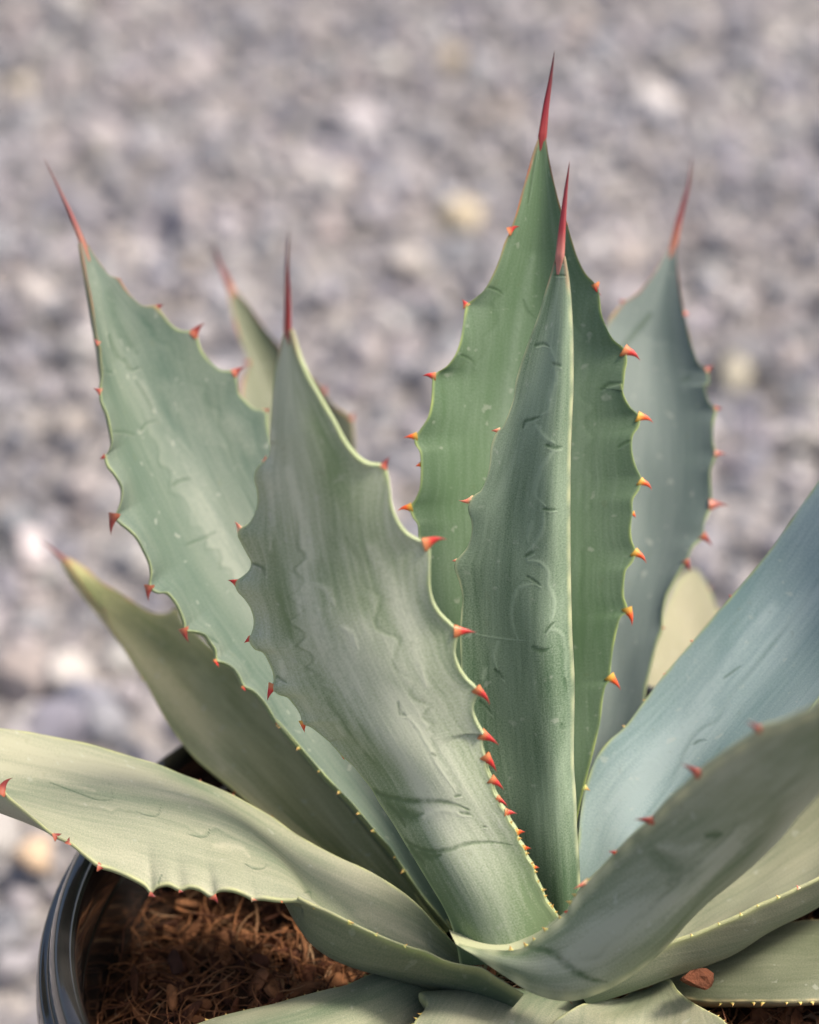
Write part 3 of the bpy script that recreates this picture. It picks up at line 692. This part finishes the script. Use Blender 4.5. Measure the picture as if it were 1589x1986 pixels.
# A: big left leaf
leaf(LM['A'],
     px(1, (410, 585), (430, 700), (465, 860), (488, 1000), (500, 1080), (515, 1130), (518, 1180), (525, 1260), (516, 1335), (520, 1400), (550, 1470), (570, 1560), (575, 1620), (552, 1665)) +
     px(2, (540, 85), (550, 140), (590, 190), (625, 250), (625, 310), (605, 370), (588, 405), (620, 440), (660, 470), (700, 510), (740, 580), (770, 650), (775, 700), (768, 765), (810, 795), (855, 795), (890, 830), (920, 880), (945, 950), (950, 988), (1000, 995), (1050, 1010), (1080, 1050), (1105, 1090), (1112, 1145), (1150, 1155), (1195, 1180), (1225, 1220), (1252, 1275), (1300, 1300), (1350, 1350), (1390, 1410), (1420, 1462), (1480, 1530), (1530, 1590)) +
     px(7, (75, 30), (130, 90), (190, 160), (255, 235), (320, 310), (380, 370), (440, 430), (495, 495), (570, 585), (630, 650), (660, 700), (700, 760), (740, 820), (790, 890), (850, 960), (900, 1020), (960, 1100)),
     px(1, (448, 600), (480, 650), (530, 720), (560, 755), (608, 772), (640, 820), (680, 870), (730, 910), (795, 912), (815, 930), (840, 960), (870, 1000), (920, 1035), (990, 1042), (1008, 1060), (1018, 1090), (1030, 1130), (1070, 1190), (1130, 1240), (1205, 1248), (1215, 1290), (1225, 1360), (1260, 1400), (1310, 1440), (1362, 1452), (1375, 1520), (1385, 1600)) +
     [(545, 900), (570, 1000), (610, 1100), (660, 1200), (720, 1350), (780, 1450), (840, 1600), (900, 1720), (940, 1820)],
     [(0, .545), (.3, .548), (.7, .546), (1, .566)], [(0, .545), (.4, .565), (.7, .580), (1, .568)], [(0, -.25), (.4, -.16), (.85, -.22), (1, -.35)], [(0, .010), (.5, .006), (1, .003)],
     spine=px(1, (370, 450), (300, 300), (225, 145)), spine_w=.0019, spine_mat='spine_dull', red=.15, ns=580, nu=120, kexp=1.8, ghost=[(-1, (.3, -.15), 1.3, .3, .85, .75), (1, (.35, .75), .8, .35, .9, .5)],
     thorns=[th(1, (505, 1100), (478, 1078), 'dark'), th(1, (518, 1345), (474, 1335), 'dark'), th(2, (545, 95), (510, 112), 'dark'), th(2, (590, 405), (570, 502), 'dark', .2), th(2, (772, 765), (768, 838), 'dark'), th(2, (952, 985), (976, 1050), 'dark'), th(2, (1113, 1140), (1126, 1182), 'red'), th(2, (1252, 1272), (1262, 1304), 'red'), th(2, (1420, 1460), (1432, 1474), 'red'),
             th(1, (608, 772), (625, 770), 'dark'), th(1, (805, 922), (842, 905), 'dark', .3), th(1, (1002, 1048), (1050, 1002), 'dark', .2), th(1, (1210, 1255), (1272, 1218), 'dark', .2), th(1, (1365, 1455), (1390, 1440), 'dark')],
     denticles=[(-1, .08, .34, 9, .0010, 'yellow')],
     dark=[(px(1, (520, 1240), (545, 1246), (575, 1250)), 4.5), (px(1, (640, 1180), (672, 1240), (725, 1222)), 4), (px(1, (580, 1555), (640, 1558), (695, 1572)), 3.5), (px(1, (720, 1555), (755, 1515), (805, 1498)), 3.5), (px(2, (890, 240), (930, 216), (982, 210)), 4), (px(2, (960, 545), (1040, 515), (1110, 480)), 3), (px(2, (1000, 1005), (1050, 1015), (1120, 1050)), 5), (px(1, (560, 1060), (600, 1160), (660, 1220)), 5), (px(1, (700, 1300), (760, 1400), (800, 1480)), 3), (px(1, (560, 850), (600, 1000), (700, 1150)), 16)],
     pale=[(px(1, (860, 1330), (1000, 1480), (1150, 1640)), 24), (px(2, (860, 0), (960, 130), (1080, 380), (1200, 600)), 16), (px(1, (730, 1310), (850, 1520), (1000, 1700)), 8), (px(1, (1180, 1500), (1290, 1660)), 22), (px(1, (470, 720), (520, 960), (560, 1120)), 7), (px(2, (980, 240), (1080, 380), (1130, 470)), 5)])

# O: blue grey leaf behind, right
leaf(LM['O'],
     px(4, (1255, 932), (1210, 1010), (1160, 1090), (1110, 1150), (1040, 1198), (1000, 1240), (970, 1290)) + [(1165, 700), (1150, 900), (1140, 1100), (1125, 1300), (1110, 1500), (1090, 1650), (1080, 1800)],
     px(4, (1276, 932), (1282, 1050), (1295, 1160), (1312, 1245), (1330, 1320), (1350, 1400), (1380, 1470), (1412, 1492), (1420, 1560)) +
     px(5, (1405, 100), (1420, 180), (1452, 218), (1440, 280), (1440, 360), (1452, 412), (1428, 480), (1430, 560), (1432, 635), (1400, 720), (1392, 778), (1350, 820), (1318, 885), (1270, 960), (1230, 1040), (1215, 1120), (1215, 1178), (1190, 1240), (1165, 1340), (1145, 1420)) + [(1245, 1380), (1220, 1450), (1180, 1550), (1140, 1680), (1120, 1800)],
     [(0, .550), (.5, .590), (1, .610)], [(0, .548), (.4, .575), (1, .610)], [(0, -.2), (.5, -.13), (.9, -.25), (1, -.3)], [(0, .009), (.5, .005), (1, .003)],
     spine=px(4, (1290, 820), (1325, 690), (1345, 555)), spine_w=.0022, spine_mat='spine_dull', red=.2, ns=420, nu=90, kexp=1.8,
     thorns=[th(4, (1040, 1198), (1018, 1185), 'dark'), th(4, (1312, 1245), (1336, 1250), 'red'), th(4, (1410, 1490), (1445, 1472), 'dark'), th(5, (1450, 216), (1482, 213), 'dark'), th(5, (1450, 410), (1500, 412), 'dark'), th(5, (1430, 632), (1507, 638), 'dark'), th(5, (1394, 775), (1434, 818), 'dark'), th(5, (1320, 885), (1338, 935), 'dark'), th(5, (1216, 1176), (1230, 1180), 'dark')],
     dark=[(px(5, (1300, 90), (1340, 70)), 5), (px(4, (1160, 1250), (1020, 1420)), 8)], pale=[(px(4, (1270, 1100), (1300, 1400), (1310, 1589)), 16)])

# Q: pale leaf end peeping out behind the blue leaf
leaf(LM['Q'], [(1340, 1108), (1320, 1120), (1295, 1170), (1268, 1260), (1240, 1350), (1200, 1450), (1150, 1600)], [(1352, 1106), (1374, 1142), (1392, 1188), (1412, 1240), (1420, 1310), (1380, 1400), (1300, 1520), (1200, 1650)],
     [(0, .56), (.5, .60), (1, .66)], [(0, .56), (.5, .59), (1, .66)], [(0, -.15), (1, -.1)], [(0, .008), (1, .003)], ns=160, nu=50, label='pale sunlit leaf end',
     thorns=[((1374, 1142), (1382, 1136), 'dark'), ((1392, 1188), (1402, 1184), 'yellow')])

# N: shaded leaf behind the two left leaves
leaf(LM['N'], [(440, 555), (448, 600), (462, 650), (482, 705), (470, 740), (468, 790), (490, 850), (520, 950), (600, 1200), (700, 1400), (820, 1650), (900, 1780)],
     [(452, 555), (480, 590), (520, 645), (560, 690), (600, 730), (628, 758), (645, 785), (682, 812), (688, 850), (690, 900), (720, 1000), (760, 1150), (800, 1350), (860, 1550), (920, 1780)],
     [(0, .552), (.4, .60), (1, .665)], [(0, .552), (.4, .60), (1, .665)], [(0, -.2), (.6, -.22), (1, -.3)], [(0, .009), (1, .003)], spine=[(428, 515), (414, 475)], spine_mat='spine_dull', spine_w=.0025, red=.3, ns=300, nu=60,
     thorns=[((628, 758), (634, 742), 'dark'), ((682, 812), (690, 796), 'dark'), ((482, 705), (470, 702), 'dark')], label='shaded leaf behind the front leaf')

# M: olive leaf, lower left
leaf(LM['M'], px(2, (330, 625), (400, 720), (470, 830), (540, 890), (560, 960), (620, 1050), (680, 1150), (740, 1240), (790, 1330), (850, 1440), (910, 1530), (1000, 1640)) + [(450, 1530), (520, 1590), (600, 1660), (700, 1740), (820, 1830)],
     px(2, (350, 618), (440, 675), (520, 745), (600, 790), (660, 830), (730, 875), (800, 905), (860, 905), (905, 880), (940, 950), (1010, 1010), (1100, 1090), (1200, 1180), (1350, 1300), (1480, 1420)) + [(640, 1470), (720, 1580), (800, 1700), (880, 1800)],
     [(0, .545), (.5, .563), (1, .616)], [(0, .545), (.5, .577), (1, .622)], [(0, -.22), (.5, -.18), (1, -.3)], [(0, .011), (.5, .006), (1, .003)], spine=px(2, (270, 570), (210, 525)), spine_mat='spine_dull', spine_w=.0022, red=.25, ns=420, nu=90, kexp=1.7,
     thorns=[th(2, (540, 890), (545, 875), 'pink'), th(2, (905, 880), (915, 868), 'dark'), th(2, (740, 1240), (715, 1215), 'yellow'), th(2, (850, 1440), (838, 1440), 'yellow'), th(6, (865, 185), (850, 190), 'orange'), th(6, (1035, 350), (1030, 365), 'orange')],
     pale=[(px(2, (560, 900), (800, 1180), (1000, 1450), (1150, 1700)), 34)], dark=[(px(2, (480, 750), (700, 950), (1000, 1150)), 40)], label='olive leaf, half in shade')  # dark band: shade painted on upper half; pale band: lit half, partly own yellow

# R: strip of a low leaf between E and M
leaf(LM['M'], [(400, 1548), (455, 1548), (529, 1585), (586, 1607), (639, 1627), (700, 1650), (770, 1692), (840, 1780), (900, 1860)], [(400, 1556), (470, 1620), (560, 1690), (640, 1740), (720, 1790), (800, 1840), (900, 1890)],
     [(0, .54), (1, .585)], [(0, .538), (1, .582)], [(0, -.2), (1, -.2)], [(0, .009), (1, .003)], ns=220, nu=50, denticles=[(-1, .35, .95, 7, .0007, 'yellow')])

# P: blue leaf to the right
leaf(LM['P'], [(1786, 640), (1700, 780), (1640, 860), (1589, 935), (1540, 1005), (1500, 1062), (1450, 1123), (1418, 1160), (1380, 1204), (1346, 1244), (1318, 1277), (1290, 1310), (1250, 1362), (1212, 1412), (1180, 1440), (1158, 1470), (1141, 1512), (1130, 1560), (1122, 1640), (1110, 1760), (1100, 1860)],
     [(1794, 640), (1790, 850), (1750, 1000), (1690, 1180), (1600, 1340), (1500, 1455), (1400, 1550), (1300, 1650), (1220, 1730), (1150, 1820), (1110, 1880)],
     [(0, .540), (.4, .552), (1, .550)], [(0, .535), (.4, .525), (1, .52)], [(0, -.25), (.5, -.14), (1, -.3)], [(0, .010), (.5, .006), (1, .003)], spine=[(1810, 560), (1825, 480)], ns=460, nu=110, kexp=1.6, ghost=[(-1, (.1, -.45), 2.0, .2, .8, .7)],
     thorns=[th(5, (1520, 1040), (1508, 1030), 'red'), th(5, (1430, 1147), (1425, 1138), 'red'), th(5, (1350, 1238), (1332, 1232), 'pink'), th(5, (1235, 1378), (1216, 1382), 'pink'), th(5, (1135, 1500), (1128, 1488), 'yellow'), th(8, (650, 80), (640, 66), 'yellow'), th(8, (555, 205), (546, 192), 'yellow')],
     pale=[(px(8, (1050, 0), (900, 130), (720, 300), (560, 480)), 17), ([(1500, 1180), (1380, 1330), (1300, 1450)], 12)],
     dark=[(px(8, (980, 160), (1010, 142), (1040, 140)), 3.5), ([(1405, 1315), (1425, 1300), (1440, 1290)], 3)])

# G: right leaf under F, both faces in view
leaf(LM['E'], [(1850, 1400), (1750, 1400), (1650, 1470), (1560, 1545), (1480, 1620), (1400, 1700), (1320, 1775), (1230, 1840), (1130, 1890)],
     [(1850, 1410), (1760, 1560), (1660, 1660), (1589, 1703), (1549, 1722), (1510, 1740), (1469, 1757), (1437, 1774), (1392, 1793), (1350, 1811), (1300, 1828), (1240, 1856), (1180, 1890), (1120, 1915)],
     [(0, .535), (.5, .565), (1, .56)], [(0, .522), (.5, .522), (1, .53)], [(0, -.10), (.25, -.14), (.7, -.18), (1, -.2)], [(0, .004), (.3, .006), (1, .004)], bexp=1.0, ns=320, nu=80, kexp=2.2,
     thorns=[th(8, (1490, 855), (1478, 838), 'pink'), th(8, (1390, 897), (1380, 885), 'yellow'), th(8, (1290, 940), (1284, 926), 'yellow'), th(8, (1210, 980), (1204, 966), 'yellow'), th(8, (1105, 1026), (1098, 1014), 'yellow'), th(8, (975, 1080), (968, 1070), 'yellow')], edge_px=6, label='right leaf with its upper face lit')

# F: near right leaf, outer face towards the camera
leaf(LM['F'], [(1762, 1215), (1680, 1300), (1589, 1372)] + px(8, (1500, 20), (1400, 62), (1300, 85), (1270, 115), (1200, 160), (1100, 225), (1005, 298), (960, 345), (860, 435), (775, 530), (680, 610), (605, 685), (530, 765), (460, 830), (435, 860), (395, 920), (370, 972), (320, 1012), (260, 1066), (210, 1106), (170, 1136), (120, 1150), (60, 1152), (-40, 1145), (-110, 1130), (-168, 1112)),
     [(1766, 1220), (1720, 1360), (1650, 1470), (1589, 1533), (1557, 1565), (1521, 1615), (1489, 1646), (1432, 1698), (1372, 1748), (1332, 1790), (1292, 1836), (1235, 1884), (1178, 1918), (1105, 1940), (1040, 1928), (980, 1893), (925, 1856), (884, 1830)],
     [(0, .512), (.3, .500), (.6, .462), (1, .40)], [(0, .510), (.3, .508), (.6, .500), (1, .41)], [(0, .15), (.3, .2), (.6, .14), (1, .2)], [(0, .008), (.5, .006), (1, .003)], skew=(1.5, 1.0), ghost=[(-1, (.1, -.3), 1.5, .2, .75, .7)], nbase=(.15, -.9, .35), spine=[(1800, 1150), (1850, 1080)], ns=460, nu=120, edge_px=20,
     thorns=[th(8, (1300, 88), (1228, 34), 'dark'), th(8, (1005, 300), (922, 262), 'dark'), th(8, (775, 530), (690, 512), 'dark'), th(8, (605, 685), (570, 672), 'red'), th(8, (460, 832), (400, 852), 'pink'), th(8, (375, 970), (352, 966), 'red')],
     denticles=[(1, .5, .75, 6, .0012, 'yellow'), (-1, .08, .3, 8, .0010, 'yellow')],
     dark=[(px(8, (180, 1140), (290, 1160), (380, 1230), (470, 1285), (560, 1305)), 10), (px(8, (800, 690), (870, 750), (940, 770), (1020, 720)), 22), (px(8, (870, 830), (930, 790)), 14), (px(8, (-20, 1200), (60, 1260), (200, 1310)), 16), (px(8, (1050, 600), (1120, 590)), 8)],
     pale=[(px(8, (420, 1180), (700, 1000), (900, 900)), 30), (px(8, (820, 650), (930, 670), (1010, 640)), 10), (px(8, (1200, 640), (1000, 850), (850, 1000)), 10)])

# E: big left leaf lying over the rim
leaf(LM['E'], [(-330, 1400), (-200, 1405), (-100, 1408)] + px(6, (0, 80), (120, 95), (250, 120), (400, 150), (500, 180), (600, 210), (700, 240), (800, 282), (880, 312), (950, 340), (1030, 376), (1110, 420), (1200, 472), (1300, 545)) + px(7, (200, 600), (300, 655), (400, 705), (500, 748), (600, 803), (700, 870), (780, 940), (850, 1020), (920, 1090), (980, 1150)),
     [(-330, 1408), (-200, 1460), (-90, 1495)] + px(6, (-40, 345), (8, 345), (40, 380), (100, 430), (170, 490), (235, 545), (310, 582), (370, 632), (435, 682), (500, 702), (570, 732), (640, 772), (665, 800), (690, 777), (740, 766), (795, 788), (830, 776), (880, 786), (935, 818), (960, 792), (1020, 790), (1080, 810), (1115, 828), (1150, 826), (1240, 836), (1320, 836), (1380, 858), (1460, 892)) + px(7, (185, 880), (260, 918), (330, 947), (440, 1002), (560, 1057), (700, 1112), (800, 1142), (900, 1187), (1000, 1207), (1060, 1217), (1150, 1272), (1260, 1340)),
     [(0, .528), (.3, .545), (.5, .548), (.7, .552), (1, .545)], [(0, .512), (.3, .510), (.7, .515), (1, .53)], [(0, -.60), (.2, -.27), (.33, -.03), (.45, .07), (.60, .06), (.78, -.16), (1, -.2)], [(0, .015), (.2, .011), (.38, .0045), (.6, .0045), (1, .004)], skew=(1.2, .9), bexp=1.3, nbase=(.05, -.45, .9), ns=520, nu=130, kexp=2.0, edge_px=6, ghost=[(1, (.1, .1), 1.3, .3, .85, .5)],
     thorns=[th(6, (8, 345), (58, 298), 'dark', .35), th(6, (240, 548), (275, 540), 'dark'), th(6, (300, 578), (308, 552), 'dark'), th(6, (440, 684), (478, 690), 'dark'), th(6, (665, 798), (690, 820), 'dark', .3), th(6, (795, 788), (812, 796), 'dark'), th(6, (936, 818), (960, 848), 'dark', .3), th(6, (1115, 828), (1135, 838), 'pink'), th(6, (1240, 836), (1252, 832), 'red'), th(6, (1380, 858), (1396, 854), 'orange'), th(6, (1540, 930), (1562, 938), 'yellow'),
             th(6, (880, 312), (884, 296), 'pink'), th(6, (1030, 376), (1028, 360), 'pink'), th(6, (1200, 472), (1200, 455), 'yellow'), th(7, (560, 1057), (572, 1050), 'yellow'), th(7, (700, 1112), (712, 1105), 'yellow'), th(7, (440, 1002), (455, 1000), 'yellow')],
     dark=[(px(6, (220, 312), (350, 362), (440, 390), (500, 382), (490, 345)), 2.2), (px(6, (600, 440), (650, 458), (695, 458), (712, 410)), 2.2), (px(6, (830, 540), (880, 552), (915, 548), (925, 508)), 2.2), (px(6, (698, 762), (704, 740), (712, 718)), 2.5), (px(6, (1080, 672), (1120, 692), (1165, 688), (1175, 672)), 2.5), (px(6, (483, 317), (485, 319)), 2), (px(6, (1340, 800), (1365, 795), (1375, 830)), 2)],
     pale=[(px(6, (0, 240), (200, 290), (420, 350)), 9), (px(6, (950, 590), (1060, 600), (1100, 640)), 7), (px(7, (480, 960), (700, 1060), (790, 1100)), 12)], label='pale leaf reaching left over the pot rim')

# low leaves at the bottom of the frame
leaf(LM['E'], [(140, 2130), (250, 2052), (395, 1984), (470, 1963), (533, 1949), (567, 1939), (631, 1922), (672, 1912), (725, 1888), (790, 1872), (880, 1868)], [(140, 2140), (300, 2180), (500, 2160), (680, 2090), (790, 2010), (850, 1950), (920, 1910)],
     [(0, .548), (.3, .530), (1, .515)], [(0, .545), (.3, .515), (.5, .492), (1, .505)], [(0, .15), (1, .1)], [(0, .012), (1, .004)], ns=260, nu=80, denticles=[(-1, .15, .8, 16, .0013, 'yellow')], label='low leaf at the front left of the rosette')
leaf(LM['E'], [(800, 2320), (760, 2200), (770, 2100), (790, 2030), (803, 1986), (818, 1968), (827, 1952), (822, 1938), (812, 1930), (830, 1925), (870, 1925)], [(810, 2320), (900, 2250), (980, 2140), (1040, 2060), (1083, 1986), (1105, 1966), (1140, 1952), (1150, 1945), (1130, 1935)],
     [(0, .535), (.4, .508), (1, .47)], [(0, .535), (.4, .508), (1, .47)], [(0, .04), (.3, .12), (1, .1)], [(0, .012), (1, .004)], ns=260, nu=80, denticles=[(-1, .2, .5, 10, .0012, 'yellow')], label='low leaf at the front of the rosette')
leaf(LM['E'], [(1420, 2230), (1250, 2180), (1120, 2080), (1060, 2010), (1075, 1984), (1095, 1970), (1127, 1951), (1167, 1942), (1207, 1938), (1230, 1925)], [(1430, 2230), (1480, 2130), (1450, 2040), (1400, 1979), (1370, 1962), (1336, 1942), (1314, 1922), (1302, 1903), (1285, 1895)],
     [(0, .535), (.4, .510), (1, .475)], [(0, .535), (.4, .515), (1, .475)], [(0, -.15), (.5, -.16), (1, -.1)], [(0, .012), (1, .004)], ns=260, nu=80, denticles=[(-1, .3, .65, 14, .0012, 'yellow'), (1, .25, .6, 10, .0012, 'yellow')], label='low leaf at the front right of the rosette')
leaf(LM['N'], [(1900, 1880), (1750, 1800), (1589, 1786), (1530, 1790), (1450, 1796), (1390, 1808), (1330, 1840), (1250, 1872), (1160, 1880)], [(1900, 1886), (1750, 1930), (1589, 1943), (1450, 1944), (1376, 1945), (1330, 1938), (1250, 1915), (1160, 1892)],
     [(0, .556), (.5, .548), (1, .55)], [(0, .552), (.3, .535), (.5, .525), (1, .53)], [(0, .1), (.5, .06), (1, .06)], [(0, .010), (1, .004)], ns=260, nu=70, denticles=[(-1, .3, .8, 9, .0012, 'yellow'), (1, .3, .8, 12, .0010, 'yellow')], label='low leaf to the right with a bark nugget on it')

# stem core the leaf bases are seated on
core = lathe('stem', [(.001, .150), (.022, .152), (.026, .165), (.022, .176), (.012, .182), (.001, .184)], LM['M'], seg=40)
core.parent = plant; core.location = -plant.location + Vector((.004, .006, 0))
colattr(core.data, 'paint', np.zeros((len(core.data.vertices), 4)))
for z in ZLOG: print('LEAF %-16s z %.3f..%.3f base %s tip %s' % (z[0], z[1], z[2], np.round(z[3], 3), np.round(z[4], 3)))
